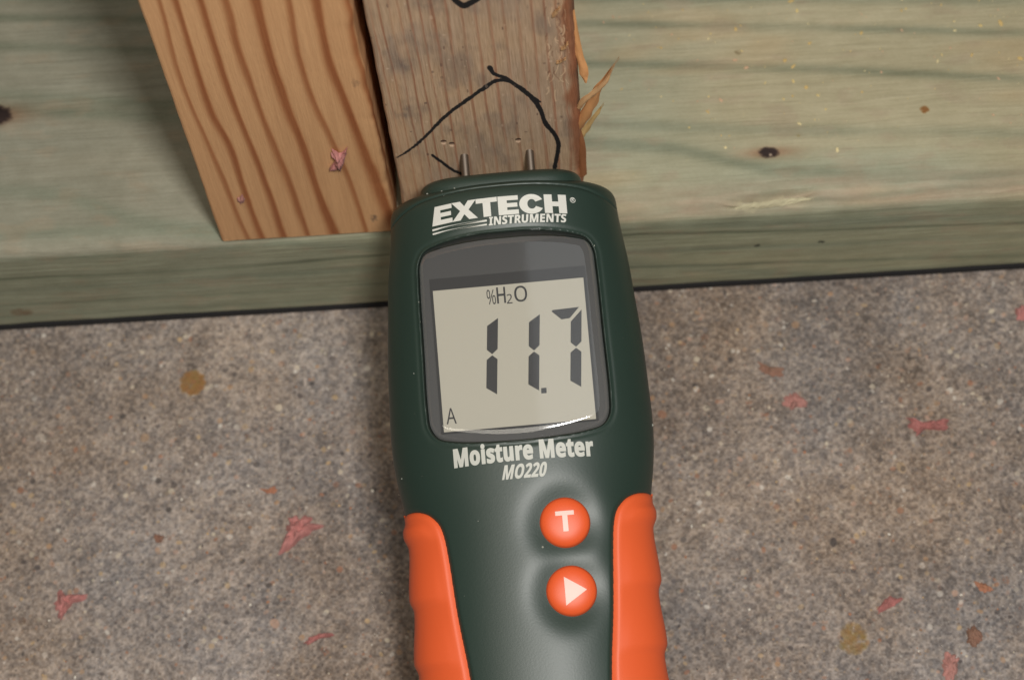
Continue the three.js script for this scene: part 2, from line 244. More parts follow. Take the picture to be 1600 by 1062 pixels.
{ // weathered stud with the ink mark
  const X0 = 0.0017, X1 = 0.0397, r = rng(19);
  const tex = textures(SW, SH, (i, j) => {
    const x = (i / SPM - 0.045) * 1000, y = (0.036 + (SH - j) / SVM) * 1000;
    const wob = (fbm(x / 5, y / 30, 14, 3) - 0.5) * 1.1 + (y - 90) * 0.012, ph = (x + wob) / (x < 12 ? 1.75 : 2.55), fr = ph - Math.floor(ph), id = Math.floor(ph);
    const late = (fr > 0.72 ? sm(0.72, 0.93, fr) : sm(0.05, 0, fr)) * (0.45 + 0.75 * hash(id, 3, 7)) * (0.5 + vn(y / 14, id * 5.3, 8));
    const fib = fbm(x / 0.2, y / 7, 16, 3), pore = vn(x / 0.16, y / 2.2, 17), blot = fbm(x / 9, y / 14, 18, 4), dirt = fbm(x / 4, y / 9, 20, 4);
    let c = mix3([198, 168, 136], [178, 152, 126], sm(0.3, 0.75, blot));
    c = mix3(c, [160, 108, 80], clamp(late) * 0.75);
    c = mix3(c, [138, 120, 106], sm(0.55, 0.85, dirt) * 0.55);
    c = mix3(c, [214, 172, 130], sm(9, 2, x) * sm(0.35, 0.6, fbm(x / 3, y / 20, 31, 2)) * 0.5);
    c = mix3(c, [150, 92, 60], sm(35.2, 37.5, x + (vn(y / 5, 2, 5) - 0.5) * 2.2) * 0.85);
    for (const [px, py, R] of [[5.4, 106, 2.1], [12, 130, 4], [4.5, 88, 2.5]]) c = mix3(c, [98, 88, 84], Math.exp(-((x - px) ** 2 + (y - py) ** 2 * 0.6) / (R * R)) * 0.75 * fbm(x, y / 1.5, 91, 3));
    const k = (fib - 0.5) * 26 + (pore - 0.5) * 14 + (blot - 0.5) * 18;
    return [c[0] + k, c[1] + k, c[2] + k, 128 + (fib - 0.5) * 100 + late * 26 + (pore - 0.5) * 60];
  }, (cx, bx) => {
    const at = (x, y) => { const p = onStud(...z4(x, y)); return [sx(p.x, X0), sy(p.y)]; };
    const ink = (pts, ws) => {
      const P = pts.map((p) => at(...p)), c = new THREE.CatmullRomCurve3(P.map(([x, y]) => V3(x, y, 0))), n = P.length * 26;
      for (let k = 0; k <= n; k++) { const q = c.getPoint(k / n), w = smooth(ws, k / n) * (0.88 + 0.24 * vn(k / 5, ws[0][1], 3)); cx.fillStyle = `rgba(20,18,19,${0.5 + 0.35 * vn(q.x / 1.6, q.y / 20, 4)})`; cx.beginPath(); cx.ellipse(q.x + (r() - 0.5) * 1.2, q.y + (r() - 0.5) * 2.4, w, w * 1.35, 0, 0, 6.3); cx.fill(); }
    };
    ink([[258, 820], [330, 780], [420, 700], [520, 600], [620, 525], [720, 455], [775, 420], [830, 416], [880, 438], [950, 490], [1003, 555], [1038, 640], [1080, 690], [1103, 740], [1100, 790], [1088, 850], [1080, 900]], [[0, 1.2], [0.08, 2.6], [0.3, 3.8], [0.45, 3.4], [0.6, 4.4], [0.8, 4.2], [1, 4.2]]);
    ink([[748, 350], [770, 382], [830, 405], [900, 455], [960, 500], [1010, 528]], [[0, 4.6], [0.15, 3.2], [0.5, 3.6], [0.9, 3.4], [1, 1.5]]);
    ink([[448, 805], [490, 835], [550, 878], [610, 905]], [[0, 2.4], [0.3, 2.8], [1, 3]]);
    ink([[560, -6], [612, 28], [690, -8]], [[0, 4.5], [0.5, 5.5], [1, 4.5]]);
    for (const [x, y] of [[508, 737], [550, 748], [895, 727]]) { const [X, Y] = at(x, y); cx.fillStyle = 'rgba(224,190,160,0.8)'; cx.beginPath(); cx.ellipse(X, Y + 4, 5, 6, 0, 0, 6.3); cx.fill(); cx.fillStyle = 'rgba(86,62,50,0.85)'; cx.beginPath(); cx.ellipse(X, Y - 3, 6, 2.6, 0, 0, 6.3); cx.fill(); bx.fillStyle = 'rgba(0,0,0,0.9)'; bx.beginPath(); bx.ellipse(X, Y, 5, 6, 0, 0, 6.3); bx.fill(); }
    cx.lineCap = 'round';
    for (let k = 0; k < 46; k++) { const x = 1040 + r() * 110, y = r() ** 0.8 * 470, [X, Y] = at(x, y), l = 8 + r() * 26; cx.strokeStyle = r() < 0.7 ? `rgba(226,196,160,${0.4 + r() * 0.4})` : `rgba(110,74,54,${0.3 + r() * 0.3})`; cx.lineWidth = 1.4 + r() * 2; cx.beginPath(); cx.moveTo(X, Y); cx.quadraticCurveTo(X + (r() - 0.5) * 14, Y + l * 0.5, X + (r() - 0.5) * 16, Y + l); cx.stroke(); }
    for (let k = 0; k < 60; k++) { const [X, Y] = at(120 + r() * 1000, r() * 850); cx.fillStyle = `rgba(${r() < 0.6 ? '222,196,168' : '96,74,62'},${0.3 + r() * 0.3})`; cx.beginPath(); cx.ellipse(X, Y, 1 + r() * 2.4, 1.5 + r() * 5, 0, 0, 6.3); cx.fill(); }
  });
  const mat = std({ ...tex, bumpScale: 0.0003, roughness: 0.78 });
  const t = thing('wall_stud', 'weathered brown stud with a black ink arrow drawn on its face', 'stud');
  const { g, loop } = studGeometry(X0, X1, 0, -0.0885, T + 0.0004, 0.9, 0.0012, 0.0022, 171, 0.0004);
  mesh('timber', g, mat, t); studEnds(loop, T + 0.0004, mat, t); studEnds(loop, 0.9, mat, t);
  // splinters torn from its right edge: blades between two pixels on planes behind the front face
  const blade = (pts, wid, z0, z1, col) => {
    const P = pts.map(([x, y], k) => onStud(...z4(x, y), lerp(z0, z1, k / (pts.length - 1)))), c = new THREE.CatmullRomCurve3(P);
    const g = grid(4, 22, (u, v) => { const p = c.getPoint(v), q = c.getTangent(v), s = V3(q.y, -q.x, 0).normalize(), w = smooth(wid, v) / 1000 * (0.85 + 0.4 * vn(v * 9, u * 2, 5)); return [p.x + s.x * (u - 0.5) * w * 2, p.y + s.y * (u - 0.5) * w * 2, p.z + Math.cos((u - 0.5) * 3) * w * 0.7 + (vn(v * 14, u * 5, 6) - 0.5) * 0.0004]; }, null, false);
    const back = g.clone(); const bp = back.attributes.position; for (let k = 0; k < bp.count; k++) bp.setZ(k, bp.getZ(k) - 0.0004);
    mesh('splinter', mergeGeometries([g, back]), std({ color: col, roughness: 0.75, side: THREE.DoubleSide }), t);
  };
  const pale = srgb(232, 186, 134), tan = srgb(220, 160, 104), brown = srgb(150, 96, 58);
  blade([[1205, 660], [1235, 610], [1270, 545], [1310, 460], [1350, 400], [1420, 302]], [[0, 1.0], [0.3, 1.15], [0.6, 0.85], [0.75, 0.32], [1, 0.08]], -0.002, 0.001, tan);
  blade([[1210, 560], [1240, 520], [1290, 480], [1345, 430], [1395, 340]], [[0, 0.5], [0.5, 0.6], [1, 0.08]], -0.001, 0.003, pale);
  blade([[1200, 720], [1230, 690], [1290, 610], [1340, 540]], [[0, 1], [0.4, 0.7], [1, 0.1]], -0.006, -0.006, srgb(214, 180, 120));
  blade([[1180, 60], [1195, 180], [1215, 290], [1235, 370], [1246, 428]], [[0, 0.3], [0.4, 0.7], [0.8, 0.75], [1, 0.2]], -0.0025, 0.0, tan);
  blade([[1178, 430], [1195, 560], [1205, 660], [1222, 760], [1228, 900]], [[0, 0.3], [0.4, 0.5], [1, 1.0]], -0.0025, -0.001, brown);
  blade([[1095, 330], [1120, 318], [1150, 300]], [[0, 0.3], [0.6, 0.24], [1, 0.05]], 0.0003, 0.002, pale);
  blade([[1075, 90], [1095, 60], [1118, 35]], [[0, 0.35], [0.6, 0.26], [1, 0.05]], 0.0003, 0.0022, pale);
  blade([[1120, 260], [1140, 245], [1158, 215]], [[0, 0.3], [0.6, 0.24], [1, 0.05]], 0.0003, 0.0018, pale);
}

// ---------------------------------------------------------------- moisture meter (built in mm: x right, y out of the face, z towards the tail)
{
  const tilt = 14 * Math.PI / 180, yaw = 0.03, pin0 = onStud(775, 240);
  const n = V3(0, Math.cos(tilt), Math.sin(tilt)), a0 = V3(0, -Math.sin(tilt), Math.cos(tilt)), x0 = V3(1, 0, 0);
  const ax = x0.clone().multiplyScalar(Math.cos(yaw)).addScaledVector(a0, -Math.sin(yaw)), az = a0.clone().multiplyScalar(Math.cos(yaw)).addScaledVector(x0, Math.sin(yaw));
  const meter = thing('moisture_meter', 'dark green and orange handheld moisture meter with its pins pushed into the weathered stud', 'moisture meter');
  meter.matrix.makeBasis(ax, n, az); meter.matrix.decompose(meter.position, meter.quaternion, meter.scale);
  meter.position.copy(pin0).addScaledVector(n, 0.009).addScaledVector(ax, 0.00035);
  const L = 172, HT = 13;
  const part = (name, g, m, parent = meter) => { g.scale(0.001, 0.001, 0.001); return mesh(name, g, m, parent); };
  const tanA = (s) => Math.tan((14 - (s - 10) * 0.13) * Math.PI / 180), meas = (x, s, h) => [x * (1 + h / 480), s - h * tanA(s)];
  const HW = [[5, 22.7], [13, 23], [17, 23.4], [24, 24.3], [30, 24.8], [40, 25.6], [51, 26], [56, 26.1], [61, 25.9], [66, 25.3], [72, 24.3], [80, 23.9], [112, 23.9], [150, 24.4], [L, 24.4]];
  const hw = (s) => smooth(HW, s), headEnd = (s) => clamp((12.9 - s) / 6.9) ** 4, tailEnd = (s) => clamp((s - (L - 15)) / 15) ** 3;
  const core = (s) => Math.max(0, 1 - headEnd(s) - tailEnd(s)), xmax = (s) => hw(s) * core(s) ** (1 / 2.2);
  const face = (x, s) => -HT * (1 - Math.sqrt(Math.max(0, core(s) - (Math.abs(x) / hw(s)) ** 2.2)));
  const DB = [[5, 11], [60, 13], [110, 15], [140, 22], [165, 25.4], [L, 25.4]];
  const under = (x, s) => -HT - smooth(DB, s) * Math.sqrt(Math.max(0, core(s) - (Math.abs(x) / hw(s)) ** 2.2));
  const inner = [[70.8, 25.5], [70.95, 22.4], [71.4, 20.7], [72.2, 19.2], [74.2, 17.4], [76.6, 16.6], [81, 16], [92, 15.1], [105.5, 13.5], [125, 12.6], [145, 14], [156, 18], [160, 22], [160.4, 25.5]]; { const c = new THREE.CatmullRomCurve3(inner.map(([a, b]) => V3(a, b, 0)), false, 'centripetal').getPoints(90); let m = -1; inner.length = 0; for (const q of c) if (q.x > m) { m = q.x; inner.push([q.x, q.y]); } }   // [s, x] of the grips' inner border
  const segDist = (x, s, P) => { let d = 1e9; for (let k = 0; k < P.length - 1; k++) { const [s0, x0_] = P[k], [s1, x1_] = P[k + 1], ex = x1_ - x0_, es = s1 - s0, t = clamp(((x - x0_) * ex + (s - s0) * es) / (ex * ex + es * es)); d = Math.min(d, Math.hypot(x - x0_ - ex * t, s - s0 - es * t)); } return d; };
  const xin = (s) => s < inner[0][0] || s > 160.4 ? 99 : poly(inner, s);
  // window outline
  const half = [[0, 18.5], [5, 18.6], [9.5, 19.15], [13.5, 20.1], [15.9, 21.2], [17, 23.2], [17.3, 27], [17.5, 40], [17.65, 52], [17.3, 55.8], [15.9, 57.7], [12.5, 58.6], [7, 59.1], [0, 59.3]].map(([x, s]) => meas(x, s, -face(x, s)));
  const loopPts = [...half, ...half.slice(1, -1).reverse().map(([x, s]) => [-x, s])];
  const oc = new THREE.CatmullRomCurve3(loopPts.map(([x, s]) => V3(x, 0, s)), true, 'centripetal'), ON = 700, out = oc.getSpacedPoints(ON).slice(0, ON).map((p) => [p.x, p.z]);
  const onrm = out.map((p, k) => { const a = out[(k + ON - 6) % ON], b = out[(k + 6) % ON], tx = b[0] - a[0], ts = b[1] - a[1], l = Math.hypot(tx, ts); let nx = ts / l, ns = -tx / l; if (nx * p[0] + ns * (p[1] - 39) < 0) { nx = -nx; ns = -ns; } return [nx, ns]; });
  const inWin = (x, s) => { let c = false; for (let i = 0, j = ON - 1; i < ON; j = i++) if ((out[i][1] > s) !== (out[j][1] > s) && x < (out[j][0] - out[i][0]) * (s - out[i][1]) / (out[j][1] - out[i][1]) + out[i][0]) c = !c; return c; };
  const winSd = (x, s) => { if (Math.abs(x) > 20 || s < 16 || s > 62) return 9; let d = 1e9; for (const [a, b] of out) d = Math.min(d, (x - a) ** 2 + (s - b) ** 2); return Math.sqrt(d) * (inWin(x, s) ? -1 : 1); };
  const B = [[7.1, 76.2], [7.2, 89.4]];
  const dimple = (x, s) => { let k = 1; for (const [bx, bs] of B) k *= 1 - Math.exp(-((Math.hypot(x - bx, s - bs) / 6.5) ** 3)); return -1.35 * (1 - k); };
  const seam = (x) => 8.45 + smooth([[0, 0.2], [7, 0.35], [15.5, 1.35], [20, 3], [22.5, 4.6], [24, 5.8]], Math.abs(x));
  function top(x, s) {
    let y = face(x, s);
    y += dimple(x, s);
    const w = winSd(x, s);
    if (w < 9) { y -= 0.16 * Math.exp(-(((w - 1.0) / 0.45) ** 2)); if (w < 0.4) y -= (4.9 + Math.min(0, y)) * sm(0.4, 0.05, w); }   // a shallow channel, then the pocket
    y -= 0.5 * Math.exp(-(((s - seam(x)) / 0.22) ** 2)) * (xmax(s) - Math.abs(x) > 0.02 ? 1 : 0);
    const X = Math.abs(x);
    if (s > 69 && s < 163 && X > 10) { const d = segDist(X, s, inner), inside = X > xin(s); y -= inside ? 0.9 * sm(-0.35, 0.5, d) + 0.2 : 0.35 * Math.exp(-((d / 0.4) ** 2)); }
    return y;
  }
  const bodyNoise = textures(512, 512, (i, j) => { const k = hash(i, j, 4) * 0.45 + vn(i / 2.2, j / 2.2, 5) * 0.55; return [255, 255, 255, k * 255]; }, null, THREE.RepeatWrapping);
  const green = phys({ color: new THREE.Color().setRGB(0.024, 0.043, 0.033), roughness: 0.42, bumpMap: bodyNoise.bumpMap, bumpScale: 0.000009, ior: 1.5 });
  const orange = phys({ color: srgb(236, 100, 52), roughness: 0.5, ior: 1.48 });
  const white = std({ color: srgb(214, 214, 206), roughness: 0.55 });
  // front shell
  const rows = []; for (let k = 0; k < 60; k++) rows.push(6.02 + (k / 60) ** 2 * 8.0); for (let s = 14.02; s < 112; s += 0.24) rows.push(s); for (let k = 0; k <= 60; k++) { const t = k / 60; rows.push(112 + (L - 112 - 0.01) * (1 - (1 - t) ** 1.6)); }
  const NU = 340;
  part('front_shell', grid(NU, rows.length - 1, (u, v, i, j) => { const s = rows[j], x = Math.sin((u - 0.5) * Math.PI) * xmax(s); return [x, i === 0 || i === NU ? -HT * (1 - 0) : Math.max(-HT, top(x, s)), s]; }, (u, v, p) => [p[0] / 56, p[2] / 56], false), green);
  part('rear_shell', grid(60, 120, (u, v) => { const s = 6.02 + (L - 6.03) * v, x = Math.sin((u - 0.5) * Math.PI) * xmax(s) * 0.997; return [x, under(x, s) + 0.01, s]; }, (u, v, p) => [p[0] / 56, p[2] / 56], true), green);
  // collar round the pins
  {
    const cw = 16.3, k = (s) => Math.max(0, 1 - clamp((7.6 - s) / 3.2) ** 3), xm = (s) => cw * k(s) ** (1 / 5), lid = (x, s) => -2.6 - 7 * (1 - Math.sqrt(Math.max(0, k(s) - (Math.abs(x) / cw) ** 5))) - x * x / 420;
    const f = (sgn) => grid(80, 60, (u, v) => { const s = 4.41 + 7.5 * v, x = Math.sin((u - 0.5) * Math.PI) * xm(s); const y = lid(x, s); return [x, sgn > 0 ? y : -19.2 - x * x / 210 - y, s]; }, (u, v, p) => [p[0] / 56, p[2] / 56], sgn < 0);
    part('pin_collar', mergeGeometries([f(1), f(-1)]), green);
  }
  const steel = std({ color: srgb(140, 130, 120), metalness: 1, roughness: 0.5 });
  for (const x of [-6.75, 6.45]) {
    const g = new THREE.LatheGeometry([V2(0.01, -5), V2(0.35, -4), V2(0.8, -2.2), V2(0.82, 6), V2(1.2, 6.1), V2(1.2, 7)], 24); g.rotateX(Math.PI / 2); g.translate(x, -9, 0);
    const t = g.attributes.position; part('pin', g, steel);
  }
  // grips
  for (const sg of [-1, 1]) {
    const NV = 300, NQ = 44;
    const surf = (q, s) => { const xi = Math.min(xin(s), xmax(s) - 0.05); if (q <= 1) { const u0 = Math.asin(clamp(xi / xmax(s))), x = xmax(s) * Math.sin(lerp(u0, Math.PI / 2, q)); return [x, face(x, s), s]; } const x = xmax(s) * Math.cos((q - 1) * 0.9); return [x, under(x, s), s]; };
    const g = grid(NQ, NV, (u, v) => {
      const s = 70.85 + 89.4 * (v < 0.12 ? v * v / 0.12 * 0.55 : lerp(0.066, 1, (v - 0.12) / 0.88)), q = u * 1.7, p = surf(q, s), e = 0.02, pa = surf(Math.min(q + e, 1.75), s), pb = surf(Math.max(q - e, 0), s);
      let tx = pa[0] - pb[0], ty = pa[1] - pb[1]; const l = Math.hypot(tx, ty) || 1, nx = -ty / l, ny = tx / l, N = nx < 0 ? [-nx, -ny] : [nx, ny]; if (N[1] < 0 && q < 0.95) N[1] = -N[1];
      const d = Math.min(segDist(p[0], s, inner) + (q > 1 ? 5 : 0), 9), lip = Math.sqrt(1 - (1 - clamp(d / 1.3)) ** 2);
      const ph = (s - 75.3) / 12.4, fr = ph - Math.floor(ph), wave = fr < 0.2 ? sm(0, 0.2, fr) : 1 - sm(0.2, 1, fr);
      const bump = (1 - wave) * sm(-0.15, 0.55, q) * sm(0.6, 3.2, d) * 0.75 * sm(72, 74.5, s);
      const o = -0.75 + 1.05 * lip + bump;
      return [sg * (p[0] + N[0] * o), p[1] + N[1] * o, s];
    }, (u, v, p) => [p[0] / 56, p[2] / 56], sg < 0);
    part('grip', g, orange);
  }
  // window gasket, lens, mask, display
  const ring = (rows_, closedFlip) => { const P = [], I = []; rows_.forEach(([d, yf]) => out.forEach(([x, s], k) => { const X = x + onrm[k][0] * d, S = s + onrm[k][1] * d; P.push(X, yf(X, S, k), S); })); const m = rows_.length; for (let j = 0; j < m - 1; j++) for (let i = 0; i < ON; i++) { const a = j * ON + i, b = j * ON + (i + 1) % ON, c = a + ON, d = b + ON; I.push(a, c, b, b, c, d); } const g = new THREE.BufferGeometry(); g.setAttribute('position', new THREE.Float32BufferAttribute(P, 3)); g.setAttribute('uv', new THREE.Float32BufferAttribute(new Array(P.length / 3 * 2).fill(0), 2)); g.setIndex(I); g.computeVertexNormals(); return g; };
  const rim = phys({ color: new THREE.Color().setRGB(0.016, 0.024, 0.019), roughness: 0.3 });
  part('window_gasket', ring([[0.95, (x, s) => face(x, s) - 0.75], [0.72, (x, s) => face(x, s) - 0.2], [0.5, (x, s) => face(x, s) - 0.12], [0.3, (x, s) => face(x, s) - 0.2], [0.14, (x, s) => face(x, s) - 0.6], [0.08, () => -4.8]].map(([d, f]) => [d, f])), rim);
  const yL = (x) => -0.05 - x * x / 430;
  const edgeRows = []; for (let k = 0; k <= 36; k++) { const d = 2.3 * (k / 36) ** 1.2, f = Math.min(1, d / 2.3); edgeRows.push([-d, (x, s) => lerp(face(x, s) - 0.75, yL(x), Math.sqrt(1 - (1 - f) ** 2))]); }
  const le = ring(edgeRows);
  { // fill the middle
    const P = [...le.attributes.position.array], I = [...le.index.array]; let base = edgeRows.length - 1; const rim0 = out.map(([x, s], k) => [x - onrm[k][0] * 2.3, s - onrm[k][1] * 2.3]);
    const M = 16; let prev = base * ON;
    for (let j = 1; j < M; j++) { const t = 1 - j / M, start = P.length / 3; for (const [x, s] of rim0) { const X = x * t, S = 39 + (s - 39) * t; P.push(X, yL(X), S); } for (let i = 0; i < ON; i++) { const a = prev + i, b = prev + (i + 1) % ON, c = start + i, d = start + (i + 1) % ON; I.push(a, c, b, b, c, d); } prev = start; }
    const c = P.length / 3; P.push(0, yL(0), 39); for (let i = 0; i < ON; i++) I.push(prev + i, c, prev + (i + 1) % ON);
    const g = new THREE.BufferGeometry(); g.setAttribute('position', new THREE.Float32BufferAttribute(P, 3)); g.setAttribute('uv', new THREE.Float32BufferAttribute(new Array(P.length / 3 * 2).fill(0), 2)); g.setIndex(I); g.computeVertexNormals();
    part('window', g, phys({ color: 0xffffff, transmission: 1, thickness: 0, roughness: 0.075, ior: 1.49 }));
  }
  const shapeFlat = (pts, y) => { const g = new THREE.ShapeGeometry(new THREE.Shape(pts.map(([x, s]) => V2(x, -s)))); g.rotateX(-Math.PI / 2); g.translate(0, y, 0); return g; };
  part('display_mask', shapeFlat(out.map(([x, s], k) => [x - onrm[k][0] * 0.02, s - onrm[k][1] * 0.02]), -4.5), std({ color: srgb(52, 52, 51), roughness: 0.55 }));
  const HL = 4.0, lm = (x, s) => meas(x - 0.35, s, HL);
  const quad = (x0_, s0, x1_, s1, f = lm) => [f(x0_, s0), f(x1_, s0), f(x1_, s1), f(x0_, s1)];
  const slab = (pts, y, h) => { const g = new THREE.ExtrudeGeometry(new THREE.Shape(pts.map(([x, s]) => V2(x, -s))), { depth: h, bevelEnabled: false }); g.rotateX(-Math.PI / 2); g.translate(0, y, 0); return g; };
  part('display_frame', slab(quad(-15.0, 26.4, 15.6, 57.1), -4.45, 0.3), std({ color: srgb(30, 30, 30), roughness: 0.6 }));
  const lcd = part('display_panel', slab(quad(-14.5, 28.8, 15.1, 56.8), -4.4, 0.4), std({ color: srgb(172, 168, 153), roughness: 0.55 }));
  const ink = std({ color: srgb(36, 36, 37), roughness: 0.6 });
  const segm = (pts) => slab(pts.map(([x, s]) => lm(x, s)), -4.0 + 0.01, 0.03);
  for (const x0_ of [-2.2, 6.0, 14.2]) {
    const xr = (s) => x0_ - 0.095 * (s - 35.3), xl = (s) => xr(s) - 2.12, seven = x0_ > 10;
    part('digit_segment', segm([[xr(35.3), seven ? 35.1 : 35.3], [xr(41.4), 41.4], [xr(42.3) - 1.06, 42.35], [xl(41.4), 41.4], seven ? [xl(37.3), 37.3] : [xl(36.7), 36.7]]), ink, lcd);
    part('digit_segment', segm([[xr(42.5) - 1.06, 42.55], [xr(43.4), 43.4], [xr(50.2), 50.3], [xl(48.9), 48.9], [xl(43.4), 43.4]]), ink, lcd);
  }
  part('digit_segment', segm([[8.3, 34.95], [8.6, 34.7], [13.75, 34.55], [11.75, 36.6], [10.1, 36.7]]), ink, lcd);
  part('decimal_point', segm([[5.0, 49.85], [6.05, 49.85], [6.0, 50.9], [4.95, 50.9]]), ink, lcd);
  const bold = await new FontLoader().loadAsync('fonts/droid/droid_sans_bold.typeface.json'), reg = await new FontLoader().loadAsync('fonts/droid/droid_sans_regular.typeface.json');
  // text as shapes: box (x0, base) to width and cap height, optional slant and fattening
  function lettering(font, text, x0_, s0, width, cap, { slant = 0, fat = 0, depth = 0.05 } = {}) {
    const g = new THREE.ExtrudeGeometry(font.generateShapes(text, 10, 8), { depth: 0.5, bevelEnabled: fat > 0, bevelSize: fat, bevelThickness: 0.01, bevelSegments: 1, curveSegments: 8 });
    g.computeBoundingBox(); const b = g.boundingBox, capH = 7.14 + 2 * fat, p = g.attributes.position, kx = width / (b.max.x - b.min.x), ky = cap / capH;
    for (let k = 0; k < p.count; k++) { const y = (p.getY(k) + fat) * ky, x = (p.getX(k) - b.min.x) * kx + slant * y; p.setXYZ(k, x0_ + x, p.getZ(k) / 0.5 * depth, s0 - y); }
    return g;
  }
  function drape(g, f, arc = 0, lift = 0.03) { const p = g.attributes.position; for (let k = 0; k < p.count; k++) { const x = p.getX(k), s = p.getZ(k) + arc * x * x; p.setXYZ(k, x, p.getY(k) + f(x, s) + lift, s); } g.computeVertexNormals(); return g; }
  const flat = () => -4.0, onLcd = (g) => drape(g, flat, 0, 0.01);
  { const [xa, sa] = lm(-4.05, 32.5), [xb, sb] = lm(-2.1, 32.45), [xc, sc] = lm(-0.2, 32.65), [xd, sd] = lm(1.35, 32.45);
    part('percent_sign', onLcd(lettering(reg, '%', xa, sa - 0.02, 1.75, 2.1)), ink, lcd); part('unit_letter', onLcd(lettering(reg, 'H', xb, sb, 1.75, 2.35, { fat: 0.12 })), ink, lcd); part('unit_letter', onLcd(lettering(reg, '2', xc, sc, 1.1, 1.35)), ink, lcd); part('unit_letter', onLcd(lettering(reg, 'O', xd, sd, 2.55, 2.25, { fat: 0.05 })), ink, lcd);
    const [xe, se] = lm(-13.85, 55.3); part('mode_letter', onLcd(lettering(reg, 'A', xe, se, 2.0, 2.25)), ink, lcd); }
  // the maker's lettering, hand-cut heavy capitals; unit box 0..1 by 0..1, y up
  const Hc = 3.78, glyph = {
    E: [[0, 0], [1, 0], [1, 0.24], [0.44, 0.24], [0.44, 0.39], [0.95, 0.39], [0.95, 0.61], [0.44, 0.61], [0.44, 0.76], [1, 0.76], [1, 1], [0, 1]],
    X: [[0, 0], [0.33, 0], [0.5, 0.3], [0.68, 0], [1.03, 0], [0.68, 0.51], [1, 1], [0.68, 1], [0.52, 0.72], [0.36, 1], [0.01, 1], [0.34, 0.5]],
    T: [[0.32, 0], [0.68, 0], [0.68, 0.75], [1, 0.75], [1, 1], [0, 1], [0, 0.75], [0.32, 0.75]],
    H: [[0, 0], [0.36, 0], [0.36, 0.37], [0.64, 0.37], [0.64, 0], [1, 0], [1, 1], [0.64, 1], [0.64, 0.62], [0.36, 0.62], [0.36, 1], [0, 1]],
    C: (() => { const o = [], i = []; for (let k = 0; k <= 26; k++) { const t = (0.075 + 0.85 * k / 26) * 2 * Math.PI; o.push([0.5 + 0.53 * Math.cos(t), 0.5 + 0.53 * Math.sin(t)]); i.push([0.51 + 0.19 * Math.cos(t), 0.5 + 0.26 * Math.sin(t)]); } return [...o, ...i.reverse()]; })(),
  };
  const extra = 0.0026;
  const cut = (pts, x0_, w, s0, h, lean = 0) => { const g = new THREE.ExtrudeGeometry(new THREE.Shape(pts.map(([x, y]) => V2(x0_ + x * w + lean * y * (x < 0.01 ? 1 : 0), y * h))), { depth: 0.05, bevelEnabled: false }); g.rotateX(-Math.PI / 2); g.translate(0, 0, s0); return g; };
  for (const [ch, x, w, lean] of [['E', -13.95, 4.15, 0.75], ['X', -9.85, 4.95, 0], ['T', -4.95, 4.2, 0], ['E', -0.6, 4.0, 0], ['C', 3.72, 4.55, 0], ['H', 8.5, 4.35, 0]]) part('logo_letter', drape(cut(glyph[ch], x, w, 14.9, Hc, lean), face, extra, 0.09), white);
  const bar = (x0_, x1_, s0, h) => { const pts = []; for (let k = 0; k <= 12; k++) pts.push([lerp(x0_, x1_, k / 12), 0]); for (let k = 12; k >= 0; k--) pts.push([lerp(x0_, x1_, k / 12), 1]); return cut(pts, 0, 1, s0, h); };
  part('logo_line', drape(bar(-14.0, -3.05, 15.85, 0.38), face, extra, 0.04), white); part('logo_line', drape(bar(-14.0, -3.1, 16.62, 0.34), face, extra, 0.04), white);
  part('logo_lettering', drape(lettering(bold, 'INSTRUMENTS', -2.75, 16.72, 15.2, 1.22, { slant: 0.12, fat: 0.2 }), face, extra, 0.03), white);
  { const g = new THREE.RingGeometry(0.42, 0.54, 24); g.rotateX(-Math.PI / 2); g.translate(14.15, 0, 12.05); part('registered_mark', mergeGeometries([drape(g, face, extra, 0.07), drape(lettering(bold, 'R', 13.92, 12.3, 0.5, 0.52), face, extra, 0.05)].map((q) => { const o = q.index ? q.toNonIndexed() : q; for (const k of Object.keys(o.attributes)) if (k !== 'position' && k !== 'normal') o.deleteAttribute(k); return o; })), white); }
  part('name_lettering', drape(lettering(bold, 'Moisture Meter', -13.4, 63.55, 27.2, 2.75, { fat: 0.42 }), face, 0.0014, 0.04), std({ color: srgb(196, 197, 188), roughness: 0.55 }));
  part('model_lettering', drape(lettering(bold, 'MO220', -4.3, 67.05, 8.4, 2.05, { slant: 0.26, fat: 0.25 }), face, 0.0014, 0.04), std({ color: srgb(196, 197, 188), roughness: 0.55 }));
  // buttons
  const bp = [[0, 1.0], [1.5, 0.95], [2.8, 0.8], [3.7, 0.56], [4.3, 0.24], [4.7, -0.16], [4.9, -0.7], [4.95, -1.3], [4.95, -3.2]], bump = (r) => smooth(bp.slice(0, 7), r);
  B.forEach(([x, s], k) => {
    const g = new THREE.LatheGeometry(Array.from({ length: 33 }, (_, i) => { const t = i / 32; return t < 0.75 ? V2(Math.max(0.001, 4.9 * t / 0.75), bump(4.9 * t / 0.75)) : V2(lerp(4.9, 4.96, Math.min(1, (t - 0.75) * 20)), lerp(-0.7, -3.2, (t - 0.75) / 0.25)); }), 64);
    const y0 = face(x, s) - 0.15; g.rotateZ(-0.06); g.translate(x, y0, s);
    const b = part('button', g, phys({ color: srgb(236, 96, 48), roughness: 0.45, ior: 1.48 }));
    const bands = k ? Array.from({ length: 12 }, (_, i) => { const a = lerp(-1.3, 2.85, i / 12), b = lerp(-1.3, 2.85, (i + 1) / 12), h = (v) => 2.7 * (2.85 - v) / 4.15; return [[a, -h(a) - 0.1], [b, -h(b) - 0.1], [b, 0], [a, 0], [a, 0], [b, 0], [b, h(b)], [a, h(a)]]; }) : [];
